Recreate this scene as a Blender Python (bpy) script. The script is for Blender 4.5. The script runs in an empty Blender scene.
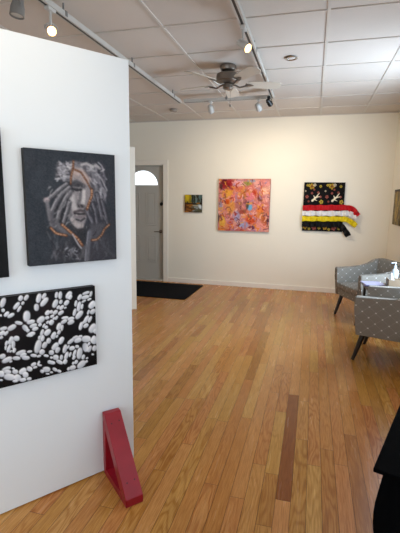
import bpy, bmesh, math, random
import numpy as np
from mathutils import Vector, Matrix
R = random.Random(7)
NR = np.random.RandomState(11)
S = bpy.context.scene
COL = S.collection
PI = math.pi

# ---------------------------------------------------------------- helpers
def lin(c):
    return tuple((v/255/12.92 if v/255 <= .04045 else ((v/255+.055)/1.055)**2.4) for v in c)

class NT:
    def __init__(s, name):
        s.m = bpy.data.materials.new(name); s.m.use_nodes = True
        s.t = s.m.node_tree; s.t.nodes.clear()
        s.out = s.n('ShaderNodeOutputMaterial')
    def n(s, kind, **kw):
        nd = s.t.nodes.new(kind)
        for k, v in kw.items():
            if k.startswith('i_'):
                nd.inputs[k[2:].replace('_', ' ')].default_value = v
            else: setattr(nd, k, v)
        return nd
    def l(s, a, b): s.t.links.new(a, b)
    def math(s, op, a, b=None, c=None):
        nd = s.n('ShaderNodeMath', operation=op)
        for i, v in enumerate((a, b, c)):
            if v is None: continue
            if isinstance(v, (int, float)): nd.inputs[i].default_value = v
            else: s.l(v, nd.inputs[i])
        return nd.outputs[0]
    def mix(s, f, a, b, mode='MIX'):
        nd = s.n('ShaderNodeMix', data_type='RGBA', blend_type=mode)
        for i, v in ((0, f), (6, a), (7, b)):
            if isinstance(v, (int, float)): nd.inputs[i].default_value = v
            elif isinstance(v, tuple): nd.inputs[i].default_value = (*v[:3], 1)
            else: s.l(v, nd.inputs[i])
        return nd.outputs[2]
    def bsdf(s, color, rough=.5, **kw):
        b = s.n('ShaderNodeBsdfPrincipled')
        if isinstance(color, tuple): b.inputs['Base Color'].default_value = (*color, 1)
        else: s.l(color, b.inputs['Base Color'])
        if isinstance(rough, (int, float)): b.inputs['Roughness'].default_value = rough
        else: s.l(rough, b.inputs['Roughness'])
        for k, v in kw.items(): b.inputs[k.replace('_', ' ')].default_value = v
        s.l(b.outputs[0], s.out.inputs[0]); return b
    def bump(s, b, h, strength=.2, dist=.002):
        nd = s.n('ShaderNodeBump'); nd.inputs['Strength'].default_value = strength
        nd.inputs['Distance'].default_value = dist
        s.l(h, nd.inputs['Height']); s.l(nd.outputs[0], b.inputs['Normal'])

def plain(name, rgb, rough=.5, var=.06, scale=12., bump=.0, **kw):
    t = NT(name); tc = t.n('ShaderNodeTexCoord')
    nz = t.n('ShaderNodeTexNoise'); nz.inputs['Scale'].default_value = scale; nz.inputs['Detail'].default_value = 4
    t.l(tc.outputs['Object'], nz.inputs['Vector'])
    c = lin(rgb)
    a = tuple(max(0, v*(1-var)) for v in c); b = tuple(min(1, v*(1+var)) for v in c)
    bs = t.bsdf(t.mix(nz.outputs['Fac'], a, b), rough, **kw)
    if bump: t.bump(bs, nz.outputs['Fac'], bump)
    return t.m

def emis(name, rgb, st):
    t = NT(name); e = t.n('ShaderNodeEmission'); e.inputs[0].default_value = (*lin(rgb), 1); e.inputs[1].default_value = st
    t.l(e.outputs[0], t.out.inputs[0]); return t.m

def obj(name, bm, mats, parent=None, loc=(0, 0, 0), rot=0., smooth=False):
    me = bpy.data.meshes.new(name)
    bmesh.ops.recalc_face_normals(bm, faces=bm.faces)
    bm.to_mesh(me); bm.free()
    for m in (mats if isinstance(mats, (list, tuple)) else [mats]): me.materials.append(m)
    if smooth:
        for p in me.polygons: p.use_smooth = True
        try: me.set_sharp_from_angle(angle=math.radians(38))
        except Exception: pass
    o = bpy.data.objects.new(name, me); COL.objects.link(o)
    o.location = loc; o.rotation_euler = (0, 0, rot)
    if parent: o.parent = parent
    return o
def tag(o, label, cat, group=None):
    o['label'] = label; o['category'] = cat
    if group: o['group'] = group
    return o
def thing(name, label, cat, loc=(0, 0, 0), rot=0., group=None):
    o = bpy.data.objects.new(name, None); COL.objects.link(o)
    o.empty_display_size = .05
    o.location = loc; o.rotation_euler = (0, 0, rot)
    return tag(o, label, cat, group)
def struct(name, bm, mats, parent=None, **kw):
    o = obj(name, bm, mats, parent, **kw)
    if not parent: o['kind'] = 'structure'
    return o

def BM(): return bmesh.new()
def box(bm, a, b, bev=0., mi=0, seg=2):
    vs = [bm.verts.new((x, y, z)) for x in (a[0], b[0]) for y in (a[1], b[1]) for z in (a[2], b[2])]
    fs = [bm.faces.new([vs[i] for i in q]) for q in ((0, 1, 3, 2), (4, 6, 7, 5), (0, 4, 5, 1), (2, 3, 7, 6), (0, 2, 6, 4), (1, 5, 7, 3))]
    for f in fs: f.material_index = mi
    if bev:
        es = list({e for f in fs for e in f.edges})
        bmesh.ops.bevel(bm, geom=es, offset=bev, segments=seg, affect='EDGES', profile=.5, clamp_overlap=True)
    return bm
def prism(bm, pts, d0, d1, f, bev=0., mi=0, seg=2):
    """pts 2-D outline, extruded from d0 to d1; f(a, b, d) -> xyz"""
    A = [bm.verts.new(f(p[0], p[1], d0)) for p in pts]; B = [bm.verts.new(f(p[0], p[1], d1)) for p in pts]
    n = len(pts); fs = [bm.faces.new(A), bm.faces.new(B[::-1])]
    for i in range(n): fs.append(bm.faces.new((A[i], B[i], B[(i+1) % n], A[(i+1) % n])))
    for q in fs: q.material_index = mi
    if bev:
        es = list({e for q in fs for e in q.edges})
        bmesh.ops.bevel(bm, geom=es, offset=bev, segments=seg, affect='EDGES', profile=.5, clamp_overlap=True)
    return bm
def rod(bm, p, q, r0, r1=None, n=14, mi=0):
    r1 = r0 if r1 is None else r1
    p, q = Vector(p), Vector(q); d = (q-p).normalized()
    s = d.orthogonal().normalized(); t = d.cross(s)
    A, B = [], []
    for i in range(n):
        a = 2*PI*i/n; w = s*math.cos(a)+t*math.sin(a)
        A.append(bm.verts.new(p+w*r0)); B.append(bm.verts.new(q+w*r1))
    fs = [bm.faces.new(A), bm.faces.new(B[::-1])]
    for i in range(n): fs.append(bm.faces.new((A[i], A[(i+1) % n], B[(i+1) % n], B[i])))
    for f in fs: f.material_index = mi
    return bm
def lathe(bm, prof, o=(0, 0, 0), axis=(0, 0, 1), n=24, mi=0):
    o = Vector(o); d = Vector(axis).normalized(); s = d.orthogonal().normalized(); t = d.cross(s)
    rings = []
    for r, h in prof:
        rings.append([bm.verts.new(o+d*h+(s*math.cos(2*PI*i/n)+t*math.sin(2*PI*i/n))*max(r, 1e-4)) for i in range(n)])
    fs = [bm.faces.new(rings[0]), bm.faces.new(rings[-1])]
    for a, b in zip(rings, rings[1:]):
        for i in range(n): fs.append(bm.faces.new((a[i], a[(i+1) % n], b[(i+1) % n], b[i])))
    for f in fs: f.material_index = mi
    return bm
def tube(bm, pts, r, n=8):
    pts = [Vector(p) for p in pts]; rings = []
    for i, p in enumerate(pts):
        d = (pts[min(i+1, len(pts)-1)]-pts[max(i-1, 0)]).normalized()
        s = d.cross(Vector((.3, .2, 1))).normalized(); t = d.cross(s)
        rings.append([bm.verts.new(p+(s*math.cos(2*PI*k/n)+t*math.sin(2*PI*k/n))*r) for k in range(n)])
    bm.faces.new(rings[0]); bm.faces.new(rings[-1])
    for a, b in zip(rings, rings[1:]):
        for k in range(n): bm.faces.new((a[k], a[(k+1) % n], b[(k+1) % n], b[k]))
    return bm
def boxuv(o):
    """metric UVs from the dominant normal of every face"""
    me = o.data; uv = me.uv_layers.new(name='UVMap')
    for p in me.polygons:
        n = p.normal; k = max(range(3), key=lambda i: abs(n[i]))
        for li in p.loop_indices:
            c = me.vertices[me.loops[li].vertex_index].co
            uv.data[li].uv = ((c.y, c.z), (c.x, c.z), (c.x, c.y))[k]
    return o

# ---------------------------------------------------------------- camera (fitted from the photo's lines)
F, YAW, PITCH, ROLL, CH = 408.738, .266, .162, .014, 1.456
cy, sy = math.cos(YAW), math.sin(YAW)
PAR = dict()
fw = Vector((-sy*math.cos(PITCH), cy*math.cos(PITCH), -math.sin(PITCH)))
rt = Vector((cy, sy, 0)); up = rt.cross(fw)
r2 = rt*math.cos(ROLL)+up*math.sin(ROLL); u2 = up*math.cos(ROLL)-rt*math.sin(ROLL)
cd = bpy.data.cameras.new('camera'); cam = bpy.data.objects.new('camera', cd); COL.objects.link(cam)
cd.sensor_fit = 'HORIZONTAL'; cd.sensor_width = 36; cd.lens = F*36/400; cd.clip_start = .02
M = Matrix((r2, u2, -fw)).transposed().to_4x4(); M.translation = (0, 0, CH)
cam.matrix_world = M
S.camera = cam

# room bounds
XL, XR, YF, YB, ZC = -4.1, 1.125, -2.6, 6.783, 2.753

# ---------------------------------------------------------------- materials
m_wall = plain('wall_paint', (238, 232, 218), .6, .015, 3, .03)
m_trim = plain('trim_paint', (236, 230, 220), .4, .015, 6)
m_door = plain('door_paint', (178, 176, 170), .45, .02, 8)
m_panel = plain('panel_paint', (228, 234, 238), .55, .012, 4, .03)
m_grid = plain('grid_metal', (205, 198, 190), .45, .02, 20)
m_black = plain('black_metal', (18, 17, 17), .4, .15)
m_rail = plain('rail_white', (190, 187, 181), .4, .02)
m_slot = plain('rail_slot', (38, 34, 32), .5, .1)
m_head = plain('lamp_housing', (196, 194, 190), .42, .03)
m_hgrey = plain('lamp_housing_grey', (120, 118, 115), .4, .05)
m_pewter = plain('pewter', (126, 117, 108), .32, .08, 20, Metallic=.75)
m_blade = plain('fan_blade', (196, 186, 172), .45, .05, 5)
m_chrome = plain('steel', (190, 188, 184), .25, .03, Metallic=1.)
m_mat = plain('mat_fibre', (12, 13, 16), .95, .4, 300, .6, **{'Specular IOR Level': .1})
m_cloth = plain('black_cloth', (4, 4, 5), .95, .2, 200, .3, **{'Specular IOR Level': .05})
m_leg = plain('dark_wood', (28, 20, 16), .4, .2, 30)
m_tablewood = plain('table_wood', (70, 52, 40), .4, .15, 14)
m_tan = plain('tan_box', (140, 120, 98), .7, .08, 25)
m_white = plain('white_plastic', (178, 188, 194), .35, .01)
m_tissue = plain('tissue_paper', (205, 208, 210), .9, .01, 20)
m_paperd = plain('dark_magazine', (58, 62, 78), .35, .25, 40)
m_paperl = plain('pale_magazine', (160, 157, 182), .4, .22, 60)
m_paperv = plain('violet_magazine', (126, 116, 168), .35, .2, 26)
m_red_ = None

def red_mat():
    t = NT('red_paint'); tc = t.n('ShaderNodeTexCoord')
    a = t.n('ShaderNodeTexNoise'); a.inputs['Scale'].default_value = 9; a.inputs['Detail'].default_value = 6
    b = t.n('ShaderNodeTexNoise'); b.inputs['Scale'].default_value = 60; b.inputs['Detail'].default_value = 3
    t.l(tc.outputs['Object'], a.inputs[0]); t.l(tc.outputs['Object'], b.inputs[0])
    r = t.n('ShaderNodeValToRGB'); r.color_ramp.elements[0].position = .3; r.color_ramp.elements[1].position = .75
    r.color_ramp.elements[0].color = (*lin((134, 13, 30)), 1); r.color_ramp.elements[1].color = (*lin((158, 22, 40)), 1)
    t.l(a.outputs[0], r.inputs[0])
    bs = t.bsdf(r.outputs[0], .34); t.bump(bs, b.outputs[0], .12); return t.m
m_red = red_mat()

def tile_mat():
    t = NT('ceiling_tile'); tc = t.n('ShaderNodeTexCoord')
    a = t.n('ShaderNodeTexNoise'); a.inputs['Scale'].default_value = 220; a.inputs['Detail'].default_value = 3
    b = t.n('ShaderNodeTexNoise'); b.inputs['Scale'].default_value = 1.7; b.inputs['Detail'].default_value = 5
    t.l(tc.outputs['Object'], a.inputs[0]); t.l(tc.outputs['Object'], b.inputs[0])
    f = t.math('ADD', t.math('MULTIPLY', a.outputs[0], .5), t.math('MULTIPLY', b.outputs[0], .5))
    at = t.n('ShaderNodeVertexColor', layer_name='tone')
    c = t.mix(f, lin((196, 185, 176)), lin((222, 214, 206)))
    c = t.mix(1., c, at.outputs[0], 'MULTIPLY')
    bs = t.bsdf(c, .9); t.bump(bs, a.outputs[0], .25); return t.m

def oak_mat():
    t = NT('oak_planks')
    uv = t.n('ShaderNodeUVMap', uv_map='UVMap'); at = t.n('ShaderNodeVertexColor', layer_name='tone')
    sep = t.n('ShaderNodeSeparateColor'); t.l(at.outputs[0], sep.inputs[0])
    def mapped(sx, sy):
        m = t.n('ShaderNodeMapping'); m.inputs['Scale'].default_value = (sx, sy, 1); t.l(uv.outputs[0], m.inputs[0]); return m.outputs[0]
    fine = t.n('ShaderNodeTexNoise'); fine.inputs['Scale'].default_value = 1; fine.inputs['Detail'].default_value = 5
    fine.inputs['Roughness'].default_value = .65; t.l(mapped(9, 210), fine.inputs[0])
    # cathedral grain: rings bent along the plank
    wob = t.n('ShaderNodeTexNoise'); wob.inputs['Scale'].default_value = 1; wob.inputs['Detail'].default_value = 2; t.l(mapped(1.6, 10), wob.inputs[0])
    ring = t.math('SINE', t.math('MULTIPLY', wob.outputs[0], 70.))
    ring = t.math('MULTIPLY_ADD', ring, .5, .5)
    broad = t.n('ShaderNodeTexNoise'); broad.inputs['Scale'].default_value = 1; broad.inputs['Detail'].default_value = 3; t.l(mapped(2.2, 22), broad.inputs[0])
    ramp = t.n('ShaderNodeValToRGB'); e = ramp.color_ramp.elements
    e[0].position = 0; e[0].color = (*lin(OAK[0]), 1); e[1].position = 1; e[1].color = (*lin(OAK[2]), 1)
    k = e.new(.5); k.color = (*lin(OAK[1]), 1)
    tone = t.math('MULTIPLY_ADD', t.math('SUBTRACT', broad.outputs[0], .5), .35, sep.outputs[0])
    t.l(tone, ramp.inputs[0])
    g = t.math('MULTIPLY', t.math('POWER', ring, 2.), t.math('MULTIPLY_ADD', sep.outputs[1], .45, .12))
    c = t.mix(g, ramp.outputs[0], t.mix(1., ramp.outputs[0], lin((190, 150, 112)), 'MULTIPLY'))
    fr = t.n('ShaderNodeValToRGB'); fr.color_ramp.elements[0].position = .38; fr.color_ramp.elements[1].position = .6
    fr.color_ramp.elements[0].color = (.62, .54, .46, 1); fr.color_ramp.elements[1].color = (1, 1, 1, 1)
    t.l(fine.outputs[0], fr.inputs[0])
    c = t.mix(.65, c, t.mix(1., c, fr.outputs[0], 'MULTIPLY'))
    hs = t.n('ShaderNodeHueSaturation'); hs.inputs['Saturation'].default_value = 1.05; t.l(c, hs.inputs['Color'])
    t.l(t.math('MULTIPLY_ADD', sep.outputs[2], .02, .49), hs.inputs['Hue'])
    ro = t.math('MULTIPLY_ADD', broad.outputs[0], .12, FLOOR_ROUGH)
    bs = t.bsdf(hs.outputs[0], ro); bs.inputs['Specular IOR Level'].default_value = .34
    t.bump(bs, fine.outputs[0], .05, .001)
    return t.m
OAK = ((144, 89, 44), (198, 141, 82), (220, 170, 108))
FLOOR_ROUGH = .2

def fabric_mat():
    t = NT('dotted_upholstery'); uv = t.n('ShaderNodeUVMap', uv_map='UVMap')
    sp = t.n('ShaderNodeSeparateXYZ'); t.l(uv.outputs[0], sp.inputs[0])
    s = .115
    def cell(off):
        a = t.math('SUBTRACT', t.math('FRACT', t.math('MULTIPLY_ADD', sp.outputs[0], 1/s, off+50)), .5)
        b = t.math('SUBTRACT', t.math('FRACT', t.math('MULTIPLY_ADD', sp.outputs[1], 1/(s*.85), off+50)), .5)
        return a, b
    m = None
    for off in (0., .5):
        a, b = cell(off)
        d = t.math('SQRT', t.math('ADD', t.math('MULTIPLY', a, a), t.math('MULTIPLY', b, b)))
        q = t.math('LESS_THAN', d, .062)
        m = q if m is None else t.math('MAXIMUM', m, q)
    # faint lattice joining the dots
    a, b = cell(0.)
    dg = t.math('ABSOLUTE', t.math('SUBTRACT', t.math('ABSOLUTE', a), t.math('ABSOLUTE', b)))
    ln = t.math('MULTIPLY', t.math('LESS_THAN', dg, .02), .16)
    m = t.math('MAXIMUM', m, ln)
    nz = t.n('ShaderNodeTexNoise'); nz.inputs['Scale'].default_value = 260; t.l(uv.outputs[0], nz.inputs[0])
    base = t.mix(nz.outputs[0], lin((118, 112, 103)), lin((150, 144, 136)))
    bs = t.bsdf(t.mix(m, base, lin((218, 216, 212))), .85); t.bump(bs, nz.outputs[0], .3)
    return t.m
m_fab = fabric_mat()

def paint_mat(name, rough=.5, bump=.06):
    t = NT(name); at = t.n('ShaderNodeVertexColor', layer_name='paint'); tc = t.n('ShaderNodeTexCoord')
    nz = t.n('ShaderNodeTexNoise'); nz.inputs['Scale'].default_value = 120; nz.inputs['Detail'].default_value = 3
    t.l(tc.outputs['Object'], nz.inputs[0])
    bs = t.bsdf(at.outputs[0], rough); bs.inputs['Specular IOR Level'].default_value = .14
    t.bump(bs, nz.outputs[0], bump, .001); return t.m
m_paint = paint_mat('oil_paint'); m_print = paint_mat('printed_cotton', .85, .25)

def glass_mat():
    t = NT('clear_glass'); a = t.n('ShaderNodeBsdfTransparent'); g = t.n('ShaderNodeBsdfGlossy'); g.inputs['Roughness'].default_value = .02
    f = t.n('ShaderNodeFresnel'); f.inputs[0].default_value = 1.45; mx = t.n('ShaderNodeMixShader')
    t.l(f.outputs[0], mx.inputs[0]); t.l(a.outputs[0], mx.inputs[1]); t.l(g.outputs[0], mx.inputs[2]); t.l(mx.outputs[0], t.out.inputs[0]); return t.m
m_glass = glass_mat()

# ---------------------------------------------------------------- the setting
# floor: every board its own face, its own tone
def build_floor():
    bm = BM(); uvl = bm.loops.layers.uv.new('UVMap'); cl = bm.loops.layers.float_color.new('tone')
    W, gap, x_special = .0735, .0009, -.1005
    def face(x0, x1, y0, y1, tone):
        vs = [bm.verts.new(p) for p in ((x0+gap, y0+gap, 0), (x1-gap, y0+gap, 0), (x1-gap, y1-gap, 0), (x0+gap, y1-gap, 0))]
        f = bm.faces.new(vs); ou, ov = R.uniform(0, 90), R.uniform(0, 90)
        for lp in f.loops:
            lp[uvl].uv = (lp.vert.co.y-y0+ou, lp.vert.co.x-x0+ov); lp[cl] = (*tone, 1)
    k0 = math.floor((XL-x_special)/W)-1; k1 = math.ceil((XR-x_special)/W)+1
    for k in range(k0, k1):
        x0, x1 = max(XL, x_special+k*W), min(XR, x_special+(k+1)*W)
        if x1-x0 < .004: continue
        cuts = []
        if k == 0:
            y = 1.85
            while y > YF: y -= R.uniform(.5, 1.3); cuts.append(y)
            cuts = cuts[::-1]+[1.85, 3.0]; y = 3.0
        else:
            y = YF-R.uniform(0, 1); cuts = [y]
        while y < YB: y += R.uniform(.35, 1.5); cuts.append(y)
        for a, b in zip(cuts, cuts[1:]):
            if b < YF+.01 or a > YB-.01: continue
            tone = (min(1, max(.2, R.gauss(.6, .13))), R.random()**1.6, R.random())
            if R.random() < .035: tone = (.32, .3, .4)
            if k == 0 and abs(a-1.85) < .01: tone = (.02, .05, .2)
            face(x0, x1, max(a, YF), min(b, YB), tone)
    n0 = len(bm.faces)
    v = [bm.verts.new(p) for p in ((XL-.2, YF-.2, -.003), (XR+.2, YF-.2, -.003), (XR+.2, YB+.2, -.003), (XL-.2, YB+.2, -.003))]
    f = bm.faces.new(v); f.material_index = 1
    o = struct('floor', bm, [oak_mat(), plain('board_gap', (52, 28, 14), .8)])
    for p in o.data.polygons:
        if p.normal.z < 0: p.flip()
    return o
build_floor()

# ceiling: tiles in a visible grid
T, XG, YG = .61, -1.191, 3.178
xs = [XG+T*k for k in range(-8, 8) if XL < XG+T*k < XR]; ys = [YG+T*k for k in range(-12, 10) if YF < YG+T*k < YB]
bm = BM(); cl = bm.loops.layers.float_color.new('tone')
ex = [XL-.05]+xs+[XR+.05]; ey = [YF-.05]+ys+[YB+.05]
for a, b in zip(ex, ex[1:]):
    for c, d in zip(ey, ey[1:]):
        v = R.uniform(.95, 1.03); dz = R.uniform(.004, .007)
        f = bm.faces.new([bm.verts.new(p) for p in ((a, c, ZC+dz), (a, d, ZC+dz), (b, d, ZC+dz), (b, c, ZC+dz))])
        for lp in f.loops: lp[cl] = (v, v, v*R.uniform(.99, 1.01), 1)
o = struct('ceiling', bm, tile_mat())
bm = BM()
for x in xs: box(bm, (x-.012, YF, ZC-.002), (x+.012, YB, ZC+.02))
for y in ys: box(bm, (XL, y-.009, ZC-.0015), (XR, y+.009, ZC+.02))
struct('trim_1', bm, m_grid)
bm = BM()
for a, b in (((XL, YB-.022), (XR, YB)), ((XL, YF), (XR, YF+.022)), ((XL, YF), (XL+.022, YB)), ((XR-.022, YF), (XR, YB))):
    box(bm, (*a, ZC-.004), (*b, ZC+.004))
struct('trim_2', bm, m_grid)

def wall_with_holes(name, axis, at, th, lo, hi, holes):
    """axis 'x': wall plane at x=at spanning y lo..hi; th signed thickness outward; holes (a0,a1,z0,z1)"""
    bm = BM(); al = sorted({lo, hi, *[h[0] for h in holes], *[h[1] for h in holes]})
    for a, b in zip(al, al[1:]):
        hz = [(h[2], h[3]) for h in holes if h[0] <= a+1e-6 and h[1] >= b-1e-6]
        z = 0.
        segs = []
        for z0, z1 in sorted(hz):
            if z0 > z: segs.append((z, z0))
            z = z1
        segs.append((z, ZC+.05))
        for z0, z1 in segs:
            p, q = sorted((at, at+th))
            if axis == 'x': box(bm, (p, a, z0), (q, b, z1))
            else: box(bm, (a, p, z0), (b, q, z1))
    bmesh.ops.remove_doubles(bm, verts=bm.verts, dist=1e-5)
    # drop coincident inner faces
    seen = {}
    for f in list(bm.faces):
        k = frozenset(v.index for v in f.verts)
        seen.setdefault(tuple(sorted(tuple(round(c, 4) for c in v.co) for v in f.verts)), []).append(f)
    bmesh.ops.delete(bm, geom=[f for fs in seen.values() if len(fs) > 1 for f in fs], context='FACES_ONLY')
    return struct(name, bm, m_wall)
DX0, DX1, DH = -3.335, -2.522, 2.035
wall_with_holes('wall_back', 'y', YB, .16, XL-.16, XR+.16, [(DX0, DX1, 0., DH)])
wall_with_holes('wall_left', 'x', XL, -.16, YF, YB, [])
WR = (3.45, 5.35, .90, 2.0); WR2 = (-1.6, 2.2, .55, 2.4); WF = (-3.6, .7, .45, 2.45)
wall_with_holes('wall_right', 'x', XR, .16, YF, YB, [WR, WR2])
wall_with_holes('wall_front', 'y', YF, -.16, XL-.16, XR+.16, [WF])

def window(n, axis, at, th, h, mull):
    bm = BM(); a0, a1, z0, z1 = h; m = at+th*.55; t = .03; w = .05
    def b(p0, p1, c0, c1, d=t):
        if axis == 'x': box(bm, (m-d, p0, c0), (m+d, p1, c1), .004)
        else: box(bm, (p0, m-d, c0), (p1, m+d, c1), .004)
    b(a0, a1, z0, z0+w); b(a0, a1, z1-w, z1); b(a0, a0+w, z0+w, z1-w); b(a1-w, a1, z0+w, z1-w)
    for i in range(1, mull+1):
        c = a0+(a1-a0)*i/(mull+1); b(c-w/2, c+w/2, z0+w, z1-w)
    o = struct('window_%d' % n, bm, m_trim)
    bm = BM()
    if axis == 'x': box(bm, (m-.004, a0+w*.6, z0+w*.6), (m+.004, a1-w*.6, z1-w*.6))
    else: box(bm, (a0+w*.6, m-.004, z0+w*.6), (a1-w*.6, m+.004, z1-w*.6))
    obj('pane', bm, m_glass, o)
window(1, 'x', XR, .16, WR, 1); window(2, 'x', XR, .16, WR2, 2); window(3, 'y', YF, -.16, WF, 3)

# baseboards
bm = BM(); box(bm, (DX1+.088, YB-.016, 0), (XR, YB, .078), .003); box(bm, (XL, YB-.016, 0), (DX0-.088, YB, .078), .003)
struct('baseboard_back', bm, m_trim)
bm = BM(); box(bm, (XR-.016, YF, 0), (XR, YB-.016, .078), .003); struct('baseboard_right', bm, m_trim)
bm = BM(); box(bm, (XL, YF, 0), (XL+.016, YB-.016, .078), .003); struct('baseboard_left', bm, m_trim)

# door with fanlight
bm = BM(); cw = .075
for x in ((DX0-cw-.01, DX0-.01+.012), (DX1-.002, DX1+cw+.01)): box(bm, (x[0], YB-.02, 0), (x[1], YB, DH+.003), .004)
box(bm, (DX0-cw-.01, YB-.021, DH+.003), (DX1+cw+.01, YB, DH+.083), .004)
struct('trim_3', bm, m_trim)
bm = BM(); box(bm, (DX0, YB, DH-.012), (DX1, YB+.12, DH)); box(bm, (DX0, YB, .02), (DX0+.012, YB+.12, DH-.012)); box(bm, (DX1-.012, YB, .02), (DX1, YB+.12, DH-.012))
struct('trim_4', bm, m_door)
bm = BM(); box(bm, (DX0+.001, YB-.01, 0), (DX1-.001, YB+.14, .022), .004)
struct('trim_5', bm, plain('threshold_metal', (190, 186, 178), .4))
DY = YB+.045; cx = (DX0+DX1)/2; fa, fb, fz = .285, .25, 1.698
bm = BM(); X0, X1 = DX0+.014, DX1-.014; y0, y1 = DY, DY+.044; ZT = DH-.014
box(bm, (X0, y0, .026), (X1, y1, fz))
box(bm, (X0, y0, fz), (cx-fa, y1, ZT)); box(bm, (cx+fa, y0, fz), (X1, y1, ZT))
N = 28; arch = [(cx-fa*math.cos(PI*i/N), fz+fb*math.sin(PI*i/N)) for i in range(N+1)]
for p, q in zip(arch, arch[1:]):
    A = [bm.verts.new((x, y, z)) for y in (y0, y1) for x, z in (p, q, (q[0], ZT), (p[0], ZT))]
    bm.faces.new(A[:4]); bm.faces.new(A[4:]); bm.faces.new((A[0], A[1], A[5], A[4])); bm.faces.new((A[2], A[3], A[7], A[6]))
dr = struct('door_1', bm, m_door)
bm = BM()
ring = [(cx-(fa+.022)*math.cos(PI*i/N), fz+(fb+.022)*math.sin(PI*i/N)) for i in range(N+1)]
for (p, q, P, Q) in zip(arch, arch[1:], ring, ring[1:]):
    A = [bm.verts.new((x, y, z)) for y in (y0-.012, y0) for x, z in (p, q, Q, P)]
    for f in ((0, 1, 2, 3), (4, 5, 6, 7), (0, 1, 5, 4), (2, 3, 7, 6)): bm.faces.new([A[i] for i in f])
box(bm, (cx-fa-.022, y0-.012, fz-.024), (cx+fa+.022, y0, fz), .003)
obj('fanlight_frame', bm, m_door, dr)
bm = BM()
A = [bm.verts.new((x, DY+.02, z)) for x, z in arch]; B = [bm.verts.new((x, DY+.026, z)) for x, z in arch]
bm.faces.new(A); bm.faces.new(B)
for i in range(N): bm.faces.new((A[i], A[i+1], B[i+1], B[i]))
bm.faces.new((A[0], A[-1], B[-1], B[0]))
obj('fanlight_pane', bm, m_glass, dr)
for x0, x1 in ((cx-.25, cx-.06), (cx+.06, cx+.25)):
    for z0, z1 in ((.99, 1.575), (.33, .82)):
        bm = BM()
        # moulded rim and raised field
        for (p, q) in (((x0, z0), (x1, z0+.018)), ((x0, z1-.018), (x1, z1)), ((x0, z0+.018), (x0+.018, z1-.018)), ((x1-.018, z0+.018), (x1, z1-.018))):
            box(bm, (p[0], y0-.011, p[1]), (q[0], y0+.002, q[1]), .005)
        box(bm, (x0+.04, y0-.008, z0+.04), (x1-.04, y0+.002, z1-.04), .007)
        obj('door_panel', bm, m_door, dr)
bm = BM(); lathe(bm, [(.03, 0), (.03, .012), (.026, .018), (.012, .02), (.012, .03)], (X1-.04, y0, 1.372), (0, -1, 0)); box(bm, (X1-.048, y0-.04, 1.345), (X1-.032, y0-.028, 1.40), .003)
obj('deadbolt', bm, m_black, dr)
bm = BM(); lathe(bm, [(.03, 0), (.03, .01), (.013, .016), (.013, .05)], (X1-.055, y0, .89), (0, -1, 0)); tube(bm, [(X1-.055, y0-.05, .89), (X1-.09, y0-.056, .89), (X1-.16, y0-.052, .886)], .009)
obj('door_handle', bm, m_pewter, dr, smooth=True)

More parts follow.
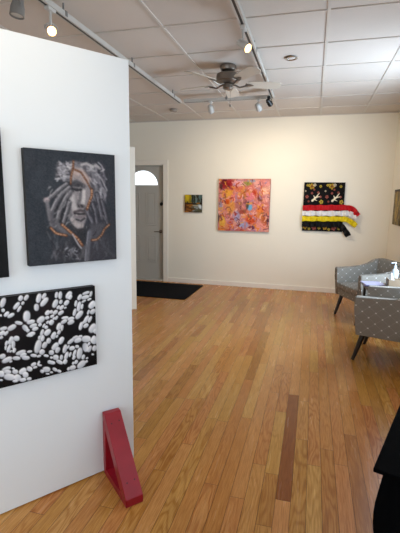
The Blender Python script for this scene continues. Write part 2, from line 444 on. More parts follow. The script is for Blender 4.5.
# ---------------------------------------------------------------- painting tools
class Cv:
    """a small raster of sRGB paint; strokes are soft capsules and ellipses"""
    def __init__(s, w, h, base):
        s.w, s.h = w, h; s.a = np.ones((h, w, 3))*np.array(base, float)
        s.Y, s.X = np.mgrid[0:h, 0:w].astype(float); s.H = None
    def pt(s, p): return s.H(p) if s.H else p
    def blend(s, m, c): s.a += (np.array(c, float)-s.a)*m[..., None]
    def stroke(s, pts, width, c, soft=.5, al=1., taper=False):
        P = [np.array(s.pt(p)) for p in pts]; n = len(P)-1; m = np.zeros((s.h, s.w))
        for i in range(n):
            d = P[i+1]-P[i]; L = max(d@d, 1e-9)
            t = np.clip(((s.X-P[i][0])*d[0]+(s.Y-P[i][1])*d[1])/L, 0, 1)
            r = np.hypot(s.X-P[i][0]-t*d[0], s.Y-P[i][1]-t*d[1])
            w = width/2
            if taper: w = w*(1-.75*(i+t)/n)
            m = np.maximum(m, np.clip((w-r)/np.maximum(soft*w, .35)+.5, 0, 1))
        s.blend(m*al, c)
    def ell(s, c0, rx, ry, ang, c, soft=.35, al=1., shade=None):
        x, y = s.pt(c0); ca, sa = math.cos(ang), math.sin(ang)
        dx, dy = s.X-x, s.Y-y; u = (dx*ca-dy*sa)/rx; v = (dx*sa+dy*ca)/ry; r = np.hypot(u, v)
        m = np.clip((1-r)/soft+.5, 0, 1)*al
        if shade is None: s.blend(m, c)
        else:
            k = np.clip(.5+.5*(v*.8-u*.2), 0, 1)[..., None]
            col = np.array(c, float)*(1-k)+np.array(shade, float)*k
            s.a += (col-s.a)*m[..., None]
    def poly(s, pts, c, soft=1.2, al=1.):
        P = [s.pt(p) for p in pts]; ins = np.zeros((s.h, s.w), bool); d = np.full((s.h, s.w), 1e9)
        for (x0, y0), (x1, y1) in zip(P, P[1:]+P[:1]):
            k = ((y0 > s.Y) != (y1 > s.Y)); xx = (x1-x0)*(s.Y-y0)/(y1-y0 if abs(y1-y0) > 1e-9 else 1e-9)+x0
            ins ^= k & (s.X < xx)
            e = np.array((x1-x0, y1-y0)); L = max(e@e, 1e-9); t = np.clip(((s.X-x0)*e[0]+(s.Y-y0)*e[1])/L, 0, 1)
            d = np.minimum(d, np.hypot(s.X-x0-t*e[0], s.Y-y0-t*e[1]))
        m = np.clip(np.where(ins, d, -d)/soft+.5, 0, 1)*al; s.blend(m, c)
    def noise(s, amp, cell=3):
        g = NR.randn(s.h//cell+2, s.w//cell+2); g = np.kron(g, np.ones((cell, cell)))[:s.h, :s.w]
        s.a = s.a+g[..., None]*amp
    def dabs(s, n, box_, cols, wr, lr, ang=(0, PI), al=.8, bow=0):
        for _ in range(n):
            x = NR.uniform(box_[0], box_[2]); y = NR.uniform(box_[1], box_[3]); a = NR.uniform(*ang); L = NR.uniform(*lr)/2
            c = cols[NR.randint(len(cols))]; dx, dy = math.cos(a)*L, math.sin(a)*L
            b = NR.uniform(-bow, bow)
            s.stroke([(x-dx, y-dy), (x-dy*b, y+dx*b), (x+dx, y+dy)], NR.uniform(*wr), c, .6, al)

def homog(src, dst):
    A, b = [], []
    for (x, y), (u, v) in zip(src, dst):
        A.append([x, y, 1, 0, 0, 0, -u*x, -u*y]); b.append(u)
        A.append([0, 0, 0, x, y, 1, -v*x, -v*y]); b.append(v)
    h = np.linalg.solve(np.array(A, float), np.array(b, float))
    def f(p):
        d = h[6]*p[0]+h[7]*p[1]+1
        return ((h[0]*p[0]+h[1]*p[1]+h[2])/d, (h[3]*p[0]+h[4]*p[1]+h[5])/d)
    return f

def canvas(name, cv, W, H, th, loc, rot, side=(20, 20, 22), mat=None, wave=None, parent=None):
    """stretched canvas: painted front grid (facing local -y), plain sides; origin at the bottom centre of its back"""
    bm = BM(); cl = bm.verts.layers.float_color.new('paint')
    nx, nz = cv.w, cv.h
    L = np.clip(cv.a, 0, 255)/255; L = np.where(L <= .04045, L/12.92, ((L+.055)/1.055)**2.4)
    G = []
    for j in range(nz):
        row = []
        for i in range(nx):
            x = -W/2+W*i/(nx-1); z = H-H*j/(nz-1)
            y = -th+(wave(x, z) if wave else 0)
            v = bm.verts.new((x, y, z)); v[cl] = (*L[j, i], 1); row.append(v)
        G.append(row)
    for j in range(nz-1):
        for i in range(nx-1): bm.faces.new((G[j][i], G[j+1][i], G[j+1][i+1], G[j][i+1]))
    sc_ = lin(side)
    loop = G[0]+[r[-1] for r in G[1:]]+G[-1][-2::-1]+[r[0] for r in G[-2:0:-1]]
    A = []; B = []
    for v in loop:
        a = bm.verts.new(v.co); a[cl] = (*sc_, 1); A.append(a)
        b = bm.verts.new((v.co.x, 0, v.co.z)); b[cl] = (*sc_, 1); B.append(b)
    n = len(loop)
    for i in range(n): bm.faces.new((A[i], A[(i+1) % n], B[(i+1) % n], B[i]))
    bm.faces.new(B)
    me = bpy.data.meshes.new(name)
    bm.to_mesh(me); bm.free(); me.materials.append(mat or m_paint)
    o = bpy.data.objects.new(name, me); COL.objects.link(o); o.location = loc; o.rotation_euler = (0, 0, rot)
    if parent: o.parent = parent
    return o

# ---------------------------------------------------------------- display panels
PA = Vector((-1.317, 1.38, 0)); PD = Vector((.593, .805, 0)).normalized(); PN = Vector((PD.y, -PD.x, 0)); PROT = math.atan2(PD.y, PD.x)
def pan(t, n=0., z=0.): return PA+PD*t+PN*n+Vector((0, 0, z))
t0, t1 = -1.2, .70
bm = BM(); box(bm, (-(t1-t0)/2, 0, 0), ((t1-t0)/2, .045, 2.113), .002, seg=1)
o = obj('display_panel', bm, m_panel, None, pan((t0+t1)/2, 0, .006), PROT)
tag(o, 'large white freestanding display panel with three dark canvases hung on it', 'display panel', None)
# second panel seen as a strip by the door
bm = BM(); box(bm, (-1.22, 0, 0), (0, .06, 2.098), .002, seg=1)
o = obj('display_panel', bm, m_wall, None, (-2.205, 4.90, 0), math.radians(40))  # cream wall paint puts the warm light on this panel into its colour
tag(o, 'white freestanding panel whose narrow edge shows between the front panel and the door', 'display panel', None)

# ---------------------------------------------------------------- portrait canvas
cv = Cv(150, 184, (44, 48, 55))
cv.H = homog([(15, 12), (378, 42), (381, 462), (36, 483)], [(0, 0), (149, 0), (149, 183), (0, 183)])
P_ = cv.H
for _ in range(70):
    x, y = NR.uniform(20, 375), NR.uniform(20, 470); v = NR.uniform(-7, 7)
    cv.stroke([(x, y), (x+NR.uniform(-40, 40), y+NR.uniform(20, 70))], 14, (50+v+ (3 if x > 250 else -2), 53+v, 60+v), .9, .5)
# lower garment and neck
cv.poly([(110, 470), (150, 400), (190, 370), (260, 380), (330, 350), (360, 380), (350, 462)], (52, 52, 58), 14)
cv.dabs(40, (120, 390, 340, 465), [(82, 80, 84), (38, 38, 44), (100, 98, 104), (64, 62, 68)], (2, 5), (14, 44), (1.1, 2.2), .7)
# draped hair / cloth mass
cv.poly([(140, 98), (158, 74), (180, 76), (208, 64), (258, 74), (300, 80), (318, 96), (300, 112), (322, 140), (346, 186), (338, 228), (318, 240), (296, 228), (280, 190), (262, 150), (218, 128), (200, 150), (160, 148), (142, 130)], (112, 110, 116), 3)
cv.dabs(60, (145, 72, 205, 145), [(170, 168, 174), (78, 78, 84), (140, 138, 145), (190, 188, 192), (52, 52, 58)], (1.5, 3.2), (8, 22), (-.9, 1.2), .85, .5)
cv.dabs(60, (265, 85, 340, 225), [(140, 137, 146), (74, 73, 82), (98, 95, 104), (168, 166, 172), (58, 58, 66)], (1.5, 3.6), (14, 40), (.7, 1.6), .8, .4)
cv.stroke([(245, 82), (262, 76), (290, 88), (305, 84), (318, 96)], 4, (168, 164, 166), .7, .9)
cv.stroke([(268, 95), (300, 108), (325, 140), (346, 185)], 2.4, (150, 147, 152), .7, .9)
cv.stroke([(255, 90), (262, 130), (290, 170), (300, 220)], 5, (60, 58, 64), .8, .6)
# face
cv.poly([(205, 120), (215, 92), (240, 96), (262, 118), (280, 160), (286, 192), (270, 240), (264, 290), (248, 334), (228, 342), (205, 322), (188, 288), (186, 235), (196, 190), (200, 150)], (132, 127, 130), 3)
cv.stroke([(218, 108), (244, 116), (262, 142)], 13, (182, 160, 152), .9, .85)
cv.stroke([(215, 128), (240, 134), (262, 158)], 6, (150, 136, 134), .9, .7)
cv.stroke([(204, 158), (222, 152), (250, 166)], 8, (66, 64, 70), .8, .9)
cv.ell((226, 170), 10, 6, -.35, (52, 51, 56), .6, .95)
cv.stroke([(206, 176), (222, 184), (246, 182)], 2.6, (28, 28, 32), .6, .95)
cv.stroke([(206, 170), (224, 172), (244, 174)], 2.2, (120, 116, 120), .7, .8)
cv.stroke([(252, 188), (252, 215), (248, 240)], 6, (196, 190, 188), .8, .85)
cv.stroke([(240, 190), (236, 218), (228, 240)], 5, (92, 88, 92), .9, .75)
cv.ell((241, 247), 6.5, 3.2, .0, (48, 44, 48), .6, .9)
cv.stroke([(204, 205), (208, 235), (216, 262)], 9, (176, 170, 170), 1., .85)
cv.stroke([(194, 230), (196, 275), (214, 312)], 6, (92, 90, 94), .9, .7)
cv.stroke([(214, 270), (238, 264), (256, 270)], 4.2, (70, 62, 66), .6, .95)
cv.stroke([(214, 276), (236, 279), (258, 278)], 2.6, (30, 27, 30), .5, .95)
cv.stroke([(218, 286), (238, 292), (254, 286)], 4.6, (112, 102, 106), .7, .9)
cv.stroke([(220, 300), (240, 306), (254, 296)], 3, (48, 45, 49), .8, .9)
cv.stroke([(206, 300), (222, 322), (240, 326)], 7, (170, 160, 158), .9, .85)
cv.stroke([(196, 318), (222, 344), (252, 338)], 4, (58, 56, 60), .9, .9)
cv.poly([(200, 345), (252, 340), (262, 400), (205, 400)], (38, 38, 43), 8, .8)
# left hand
for pts, w in (([(186, 158), (156, 178), (130, 204), (104, 222)], 5), ([(196, 172), (166, 196), (140, 232), (120, 276)], 5.5), ([(202, 188), (180, 214), (158, 258), (144, 306)], 5.5), ([(194, 232), (184, 268), (170, 312)], 4.5)):
    cv.stroke(pts, w+3.5, (36, 36, 41), .7, .9); cv.stroke(pts, w, (100, 98, 103), .9, .95); cv.stroke([(p[0]-3, p[1]-4) for p in pts], w*.42, (176, 172, 175), 1., .75)
cv.ell((104, 222), 4.5, 4, 0, (176, 160, 162), .8)
cv.stroke([(106, 228), (116, 290), (126, 330)], 6, (116, 113, 118), .8, .9)
cv.stroke([(126, 276), (136, 320), (168, 350)], 9, (84, 82, 88), .8, .9)
cv.stroke([(140, 300), (160, 334), (196, 356)], 7, (100, 98, 103), .9, .8)
cv.stroke([(148, 240), (134, 290)], 3, (36, 36, 41), .7, .9); cv.stroke([(176, 250), (156, 310)], 3, (36, 36, 41), .7, .9)
# right hand
for pts, w in (([(262, 264), (274, 290), (286, 316)], 6), ([(304, 200), (314, 244), (324, 300)], 5.5), ([(324, 226), (336, 270), (346, 318)], 4.5), ([(288, 238), (298, 274), (304, 320)], 5)):
    cv.stroke(pts, w+3, (36, 36, 42), .7, .9); cv.stroke(pts, w, (78, 76, 84), .9, .95); cv.stroke([(p[0]-2, p[1]-2) for p in pts], w*.35, (128, 126, 134), 1., .75)
cv.poly([(276, 320), (340, 312), (318, 360), (296, 392), (276, 384)], (72, 70, 77), 5)
cv.poly([(262, 380), (300, 392), (330, 350), (350, 380), (345, 460), (250, 468)], (56, 55, 62), 6, .8)
cv.stroke([(274, 350), (266, 410), (262, 464)], 8, (96, 96, 104), .8, .9)
cv.stroke([(268, 350), (260, 410), (254, 464)], 2.2, (134, 134, 142), .8, .8)
cv.stroke([(310, 380), (340, 420), (372, 450)], 5, (70, 69, 76), .9, .7)
cv.dabs(46, (104, 165, 205, 330), [(150, 147, 151), (58, 57, 63), (96, 94, 99), (178, 174, 176)], (.8, 2.), (8, 26), (1.9, 2.5), .6, .3)
cv.dabs(40, (268, 200, 345, 330), [(110, 108, 116), (48, 47, 53), (76, 74, 82), (140, 138, 146)], (.8, 2.), (8, 26), (1.1, 1.6), .6, .3)
cv.dabs(36, (200, 120, 270, 335), [(120, 116, 119), (168, 160, 160), (92, 90, 94), (188, 180, 178)], (.8, 1.8), (5, 16), (1.1, 2.2), .5, .5)
cv.dabs(40, (146, 70, 335, 130), [(150, 148, 154), (66, 65, 71), (112, 110, 116), (186, 184, 188)], (.8, 1.8), (6, 20), (-.6, .9), .7, .6)
cv.dabs(40, (110, 340, 350, 460), [(74, 73, 80), (34, 34, 39), (92, 91, 98)], (1., 2.4), (10, 36), (1., 2.2), .6, .4)
# gold seams
G1, G2, G3 = (112, 72, 50), (186, 136, 102), (60, 38, 28)
def gold(pts, w):
    cv.stroke(pts, w+1.4, G3, .5, .9); cv.stroke(pts, w, G1, .5, .95)
    for p, q in zip(pts, pts[1:]):
        for k in (.15, .45, .75):
            x, y = p[0]+(q[0]-p[0])*k, p[1]+(q[1]-p[1])*k
            cv.ell((x+NR.uniform(-1, 1), y+NR.uniform(-1, 1)), w*.5, w*.3, NR.uniform(-1, 1), G2 if NR.rand() > .3 else (214, 172, 140), .6)
gold([(212, 66), (210, 96), (202, 128), (200, 158)], 2.2)
gold([(212, 98), (242, 112), (264, 146), (280, 178), (286, 192)], 1.6)
gold([(284, 180), (284, 206), (274, 232), (264, 260)], 3.2)
gold([(120, 332), (138, 352), (156, 358), (182, 364)], 3.4)
gold([(164, 320), (184, 338), (206, 358), (226, 376), (244, 404)], 3.8)
gold([(354, 322), (334, 340), (322, 364), (302, 382), (282, 384)], 2.8)
cv.stroke([(205, 358), (228, 400), (240, 415)], 2.6, (170, 166, 170), .7, .9)
cv.dabs(22, (172, 410, 228, 462), [(170, 170, 178), (120, 120, 128), (200, 200, 206)], (.8, 1.6), (8, 22), (0, PI), .7)
k_ = cv.a.copy()
for ax in (0, 1): k_ = (np.roll(k_, 1, ax)+2*k_+np.roll(k_, -1, ax))/4
cv.a[1:-1, 1:-1] = k_[1:-1, 1:-1]
cv.noise(3.2, 1); cv.noise(2.5, 2)
W_, H_ = .417, .504
tag(canvas('portrait_picture', cv, W_, H_, .035, pan((.18+.5975)/2, .001, 1.1575), PROT, (26, 24, 25)),
    'dark canvas of a grey face held by hands, with gold cracks, on the panel', 'painting')

# ---------------------------------------------------------------- pebble canvas
cv = Cv(240, 160, (13, 11, 13))
U0, U1, Z0, Z1 = -.128, .4785, .633, 1.035
hp = homog([(0, 296), (95, 287.5), (96, 364.5), (0, 388)], [(.055, 1.042), (.481, 1.027), (.474, .632), (.03, .635)])
def pz(p):
    u, z = hp(p); return ((u-U0)/(U1-U0)*239, (Z1-z)/(Z1-Z0)*159)
PEB = {(0, 285): [(20,140,80,40,70),(163,105,45,35,60),(208,100,50,30,55),(130,165,70,30,50),(180,145,30,22,60),(152,190,55,22,60),(22,202,28,28,0),(50,232,50,28,45),(85,243,60,28,30),(3,243,20,20,0),(308,105,75,38,75),(350,88,50,28,60),(352,135,85,38,50),(290,178,55,38,90),(212,250,85,55,85),(148,303,60,28,-10),(245,295,65,32,15),(200,343,55,38,-50),(265,325,60,30,20),(280,350,50,28,20),(222,365,30,22,45),(248,392,65,32,20),(325,278,70,45,40),(378,222,45,32,50),(375,262,35,25,20),(318,318,30,22,40),(350,325,35,18,60),(380,298,30,20,45),(92,340,75,38,30),(25,348,60,28,15),(15,385,50,32,30),(48,385,45,22,50),(335,380,55,25,70),(378,378,60,40,45),(368,338,30,25,45),(90,428,35,30,60),(130,422,40,30,0),(315,420,30,22,70),(340,420,40,25,80),(8,420,30,22,30)],
 (50, 285): [(50,80,50,25,80),(80,82,60,28,85),(148,80,65,38,55),(160,98,40,25,60),(40,148,70,38,65),(85,135,35,25,70),(130,142,50,32,50),(65,178,35,22,50),(92,180,45,25,50),(120,182,22,14,30),(40,218,45,28,40),(85,222,50,28,35),(8,215,30,25,40),(15,250,35,22,30),(50,262,35,20,60),(30,268,25,18,40),(10,298,45,35,60),(285,65,60,22,20),(325,72,45,20,75),(280,98,65,30,15),(235,98,50,28,60),(312,115,35,16,25),(268,130,40,16,30),(205,148,50,22,80),(230,172,80,30,80),(255,172,45,18,80),(195,218,60,25,75),(232,238,80,38,50),(118,262,55,22,10),(110,292,55,28,30),(165,270,55,28,15),(165,298,55,32,25),(335,158,70,45,50),(365,160,30,30,60),(340,212,50,35,40),(305,218,40,18,70),(288,275,70,30,60),(318,275,55,22,65),(245,328,65,28,75),(285,325,45,30,35),(265,300,30,18,50),(340,345,80,50,55),(365,370,40,40,50),(70,332,60,35,70),(95,342,50,20,80),(70,378,38,25,60),(28,400,55,32,60),(55,410,25,15,60),(92,432,40,28,40),(200,420,50,22,25),(240,412,35,20,20),(290,425,60,35,0),(350,425,40,35,60)],
 (0, 335): [(85,45,65,35,60),(130,28,45,38,0),(105,78,65,28,85),(50,65,40,22,70),(70,107,65,25,70),(45,100,40,18,85),(112,122,40,25,70),(85,130,25,15,45),(165,140,80,32,20),(235,132,40,18,10),(185,160,55,28,25),(130,185,60,30,0),(205,182,60,32,0),(55,198,85,38,25),(18,170,50,38,20),(85,212,25,15,30),(268,163,50,25,-5),(310,168,35,18,20),(302,90,110,48,75),(335,135,45,40,50),(355,80,55,35,60),(318,20,30,25,60),(340,30,40,25,70),(388,45,45,35,70),(368,165,40,20,-10),(395,215,30,28,0),(50,270,70,30,20),(60,295,55,30,0),(105,268,25,15,-20),(120,293,45,35,0),(10,310,45,50,0),(75,335,90,50,-5),(140,340,50,55,60),(180,288,65,42,35),(235,270,45,38,-20),(203,318,45,45,20),(183,358,50,30,10),(232,350,38,25,10),(268,235,45,28,30),(280,258,35,18,20),(308,225,40,18,70),(318,242,30,15,0),(370,275,60,42,0),(335,290,30,25,-30),(380,310,30,12,0),(120,368,40,20,0),(235,5,50,18,0),(8,360,25,15,0)],
 (50, 335): [(25,12,40,35,60),(88,45,60,35,60),(40,90,70,40,50),(10,140,40,38,0),(60,120,50,32,60),(118,110,70,32,75),(145,95,30,15,60),(165,50,65,28,40),(200,20,40,22,30),(235,15,40,15,20),(222,42,60,35,20),(288,32,70,50,0),(350,45,50,55,60),(282,98,70,45,-80),(315,110,55,28,65),(355,105,45,35,70),(175,105,45,32,20),(215,92,30,25,0),(235,145,90,42,80),(195,145,60,22,70),(190,180,35,22,60),(130,165,65,28,70),(160,155,40,18,70),(120,212,40,32,60),(45,178,45,40,0),(90,178,40,25,80),(75,215,55,30,-25),(15,220,50,28,-10),(10,180,22,18,0),(265,175,40,25,70),(250,235,80,45,45),(208,215,35,25,60),(290,212,25,18,40),(185,225,25,18,70),(180,260,50,35,20),(148,270,28,22,60),(38,275,40,25,-30),(72,288,35,22,-20),(295,185,20,14,40),(340,155,20,15,0),(10,298,25,15,0),(310,70,30,18,60)]}
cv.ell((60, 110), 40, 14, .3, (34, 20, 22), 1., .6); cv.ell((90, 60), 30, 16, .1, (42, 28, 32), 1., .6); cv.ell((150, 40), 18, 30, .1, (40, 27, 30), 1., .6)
hinv = homog([(.055, 1.042), (.481, 1.027), (.474, .632), (.03, .635)], [(0, 296), (95, 287.5), (96, 364.5), (0, 388)])
PX, PY = hinv((U0+(U1-U0)*cv.X/239, Z1-(Z1-Z0)*cv.Y/159))
def peb(x, y, L, Wd, a):
    g = NR.uniform(-10, 8); a = math.radians(a); ca, sa = math.cos(a), math.sin(a)
    dx, dy = PX-x, PY-y; u = (dx*ca-dy*sa)/(L/16*1.06); v = (dx*sa+dy*ca)/(Wd/16*1.06)
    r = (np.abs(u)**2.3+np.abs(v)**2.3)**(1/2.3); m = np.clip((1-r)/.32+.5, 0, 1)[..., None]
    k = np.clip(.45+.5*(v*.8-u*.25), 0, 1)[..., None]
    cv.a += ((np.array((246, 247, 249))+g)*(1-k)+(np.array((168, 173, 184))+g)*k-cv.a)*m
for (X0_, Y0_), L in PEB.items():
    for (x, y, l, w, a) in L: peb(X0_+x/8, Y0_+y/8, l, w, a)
for _ in range(60):      # the part of the canvas that runs out of frame
    x, y = NR.uniform(-52, -3), NR.uniform(300, 392)
    peb(x, y, NR.uniform(30, 80), NR.uniform(20, 42), NR.uniform(0, 90))
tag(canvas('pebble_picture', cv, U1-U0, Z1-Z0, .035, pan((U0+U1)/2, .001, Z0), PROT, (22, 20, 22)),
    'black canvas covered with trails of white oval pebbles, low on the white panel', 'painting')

# dark canvas cut by the left edge of the frame
cv = Cv(40, 60, (14, 14, 16)); cv.dabs(60, (0, 0, 40, 60), [(20, 20, 23), (9, 9, 11), (26, 25, 28)], (3, 6), (8, 20), al=.5)
tag(canvas('black_picture', cv, .46, .612, .035, pan(.095-.23, .001, 1.12), PROT, (14, 14, 16)),
    'plain black canvas mostly cut off at the left edge of the photo', 'painting')

# ---------------------------------------------------------------- back wall art
cv = Cv(140, 140, (200, 128, 108))
cv.H = lambda p: ((p[0]-25)/340*139, (p[1]-60)/350*139)
cv.dabs(240, (25, 60, 365, 410), [(218, 140, 132), (206, 112, 100), (226, 164, 150), (196, 120, 130), (214, 130, 84), (180, 116, 128)], (5, 12), (14, 60), bow=.5, al=.7)
B_ = [((80, 95), 34, 20, .4, (150, 28, 32)), ((60, 80), 16, 12, 0, (104, 24, 34)), ((100, 130), 16, 10, .4, (176, 52, 44)), ((40, 110), 7, 18, 0, (96, 48, 44)),
      ((150, 90), 22, 14, .3, (226, 160, 166)), ((215, 92), 26, 10, .2, (142, 132, 66)), ((240, 74), 20, 5, 0, (136, 138, 160)), ((320, 90), 30, 16, 0, (224, 142, 136)),
      ((330, 140), 20, 18, .5, (234, 178, 150)), ((300, 190), 10, 16, .3, (116, 58, 52)), ((262, 160), 10, 22, -.3, (196, 72, 44)), ((236, 176), 22, 18, 0, (222, 124, 134)),
      ((190, 160), 12, 22, .2, (196, 116, 66)), ((90, 190), 30, 34, 0, (222, 152, 66)), ((80, 150), 24, 16, .3, (226, 160, 60)), ((110, 240), 20, 40, 0, (214, 142, 74)),
      ((85, 210), 12, 14, 0, (212, 92, 36)), ((130, 180), 16, 20, .2, (216, 120, 110)), ((42, 240), 8, 24, 0, (146, 130, 152)), ((165, 240), 18, 30, .2, (176, 106, 98)),
      ((238, 250), 11, 16, -.1, (112, 172, 214)), ((222, 236), 5, 20, -.2, (60, 64, 62)), ((270, 240), 12, 30, 0, (206, 128, 122)), ((310, 264), 22, 16, .2, (220, 120, 56)),
      ((340, 240), 12, 30, 0, (206, 118, 106)), ((305, 300), 18, 14, 0, (216, 128, 70)), ((245, 330), 26, 24, .3, (206, 84, 50)), ((190, 280), 24, 12, .3, (164, 80, 66)),
      ((150, 310), 18, 26, .2, (158, 146, 178)), ((195, 368), 30, 16, .1, (156, 150, 186)), ((255, 384), 18, 7, .1, (92, 62, 96)), ((55, 350), 16, 30, 0, (224, 166, 70)),
      ((110, 358), 14, 8, 0, (206, 84, 50)), ((100, 320), 20, 18, 0, (196, 128, 136)), ((315, 378), 30, 18, 0, (228, 146, 134)), ((330, 330), 16, 16, 0, (196, 106, 66)),
      ((356, 340), 5, 16, 0, (74, 40, 56)), ((28, 320), 5, 22, 0, (88, 60, 66)), ((60, 398), 26, 6, 0, (196, 116, 72)), ((150, 402), 40, 5, 0, (178, 96, 92)), ((205, 210), 10, 12, .4, (140, 78, 84)), ((345, 190), 10, 16, 0, (226, 158, 150)), ((160, 130), 20, 12, .2, (214, 116, 84))]
for c0, rx, ry, a, c in B_:
    cv.ell(c0, rx*.55, ry*.54, a, c, .6, .97)
    for _ in range(4):
        x, y = c0[0]+NR.uniform(-.7, .7)*rx, c0[1]+NR.uniform(-.7, .7)*ry; an = NR.uniform(0, PI); L = (rx+ry)*.35; v = NR.uniform(-26, 26)
        cv.stroke([(x-math.cos(an)*L, y-math.sin(an)*L), (x+math.cos(an)*L, y+math.sin(an)*L)], NR.uniform(2, 4.5), tuple(k+v for k in c), .6, .7)
cv.dabs(230, (25, 60, 365, 410), [(236, 184, 170), (112, 60, 70), (226, 130, 50), (166, 128, 156), (160, 44, 36), (222, 150, 60), (206, 112, 96), (232, 160, 150), (140, 90, 60), (196, 80, 40)], (1.6, 4.2), (8, 34), bow=.8, al=.75)
cv.noise(5, 2)
o = canvas('abstract_picture', cv, .852, .852, .04, ((-1.1095), YB, .9485), 0, (120, 62, 40))
tag(o, 'large square abstract canvas in pink, orange and red on the back wall', 'painting')

cv = Cv(60, 60, (70, 62, 40))
cv.H = lambda p: ((p[0]-70)/222*59, (p[1]-92)/236*59)
cv.dabs(50, (70, 92, 160, 200), [(176, 150, 26), (150, 122, 30), (96, 84, 30), (196, 170, 40)], (4, 9), (20, 60), (1.2, 1.9), .8)
cv.dabs(40, (165, 92, 290, 200), [(104, 128, 130), (80, 106, 104), (58, 70, 60), (130, 150, 146), (52, 58, 48)], (3, 8), (20, 60), (1.2, 1.9), .8)
cv.dabs(40, (70, 210, 175, 326), [(120, 66, 24), (84, 46, 20), (150, 92, 34), (64, 40, 26), (170, 110, 40)], (4, 8), (20, 50), (-.5, .5), .8)
cv.dabs(40, (175, 210, 290, 326), [(96, 94, 80), (122, 128, 124), (84, 82, 60), (60, 54, 40), (150, 160, 164)], (3, 7), (20, 60), (-.7, .4), .8)
for p in ([(172, 95), (178, 200)], [(200, 110), (196, 205)], [(245, 100), (240, 190)], [(110, 160), (106, 210)], [(285, 150), (285, 210)]): cv.stroke(p, 3.5, (34, 32, 26), .6, .85)
cv.stroke([(70, 205), (180, 212), (290, 206)], 4, (40, 30, 24), .6, .9); cv.stroke([(180, 236), (240, 236)], 3, (178, 168, 140), .6, .9); cv.stroke([(230, 206), (260, 204)], 4, (168, 112, 36), .6, .9)
cv.ell((270, 250), 5, 7, .4, (196, 206, 214), .8); cv.stroke([(112, 100), (108, 170)], 6, (206, 176, 30), .7, .9)
o = canvas('landscape_picture', cv, .306, .297, .03, (-1.976, YB, 1.240), 0, (44, 32, 22))
tag(o, 'smallest canvas on the back wall, a dark yellow and teal landscape beside the door', 'painting')

# textile hanging with ribbons
hang = thing('textile_hanging', 'black floral fabric hanging with red, white, yellow and black ribbons on the back wall', 'wall hanging', (.148, YB, .99))
cv = Cv(120, 140, (16, 15, 17)); cv.H = lambda p: ((p[0]-45)/235*119, (p[1]-44)/274*139)
GO, CR, PK, YE = (190, 150, 50), (232, 222, 196), (170, 92, 84), (206, 186, 70)
def flower(x, y, r, c, c2=None):
    for k in range(5):
        a = 2*PI*k/5+x; cv.ell((x+math.cos(a)*r*.7, y+math.sin(a)*r*.7), r*.24, r*.19, a, c, .6)
    cv.ell((x, y), r*.18, r*.18, 0, c2 or (120, 60, 40), .6)
for x in (45, 160, 275):                      # the print repeats across the cloth
    for dx, dy, r, c in ((45, 66, 17, GO), (30, 60, 8, YE), (62, 58, 9, CR), (20, 60, 7, YE), (48, 104, 7, PK), (20, 124, 10, PK), (84, 100, 7, PK), (104, 152, 12, YE), (96, 66, 8, YE), (30, 150, 6, PK), (98, 124, 7, PK), (10, 92, 5, CR),
                         (18, 296, 14, GO), (70, 298, 15, PK), (42, 306, 8, YE), (100, 300, 9, YE), (56, 282, 6, CR), (90, 288, 5, PK), (60, 84, 6, PK)):
        flower(x+dx, dy, r*.92, tuple(k*.88 for k in c))
    for k in range(2):                        # pale leaf spray
        cv.stroke([(x+52, 146), (x+72, 128), (x+90, 104)], 6, CR, .4, .95, True); cv.stroke([(x+70, 128), (x+96, 122)], 4, CR, .5, .9, True); cv.stroke([(x+66, 132), (x+58, 116)], 4, CR, .5, .9, True); cv.stroke([(x+62, 138), (x+80, 146)], 3.2, CR, .5, .9, True)
cv.noise(4, 1)
wv = lambda x, z: -.006*math.sin(x*21+.6)-.004*math.sin(x*9+2)-.012*math.exp(-((x-.06)/.03)**2)
o = canvas('fabric_panel', cv, .612, .757, .03, (0, 0, 0), 0, (16, 15, 17), m_print, wv, hang)
def ribbon_bm(path, width, seed):
    rr = random.Random(seed); bm = BM(); rows = []; ph = rr.uniform(0, 6)
    P = [Vector((p[0], 0, p[1])) for p in path]; pts = []
    for a, b in zip(P, P[1:]):
        n = max(2, int((b-a).length/.008)); pts += [a.lerp(b, i/n) for i in range(n)]
    pts.append(P[-1])
    for _ in range(10): pts = [pts[0]]+[(pts[i-1]+pts[i]*2+pts[i+1])/4 for i in range(1, len(pts)-1)]+[pts[-1]]
    s = 0; last = None
    for i, p in enumerate(pts):
        if last is not None: s += (p-last).length
        last = p
        d = (pts[min(i+1, len(pts)-1)]-pts[max(i-1, 0)]).normalized(); nrm = Vector((-d.z, 0, d.x))
        free = max(0, p.x-.29)
        row = []
        for k in range(9):
            w = (k/8-.5)*width*(1+.10*math.sin(s*40+ph))
            y = -.058-.013*math.sin(s*75+ph+k*.15)-.004*math.sin(s*23+k*.5)-.18*free*(1-free)-.012*math.sin(free*30+k*.6)*min(1, free*8)
            if p.x < .29: y = min(y, -.03+wv(min(.3, p.x), 0)-.008)
            row.append(bm.verts.new((p.x+nrm.x*w, y, p.z+nrm.z*w)))
        rows.append(row)
    for a, b in zip(rows, rows[1:]):
        for k in range(8): bm.faces.new((a[k], b[k], b[k+1], a[k+1]))
    return bm
def satin(name, rgb): return plain(name, rgb, .5, .1, 40, **{'Specular IOR Level': .2})
x0r = -.312; zo = .99
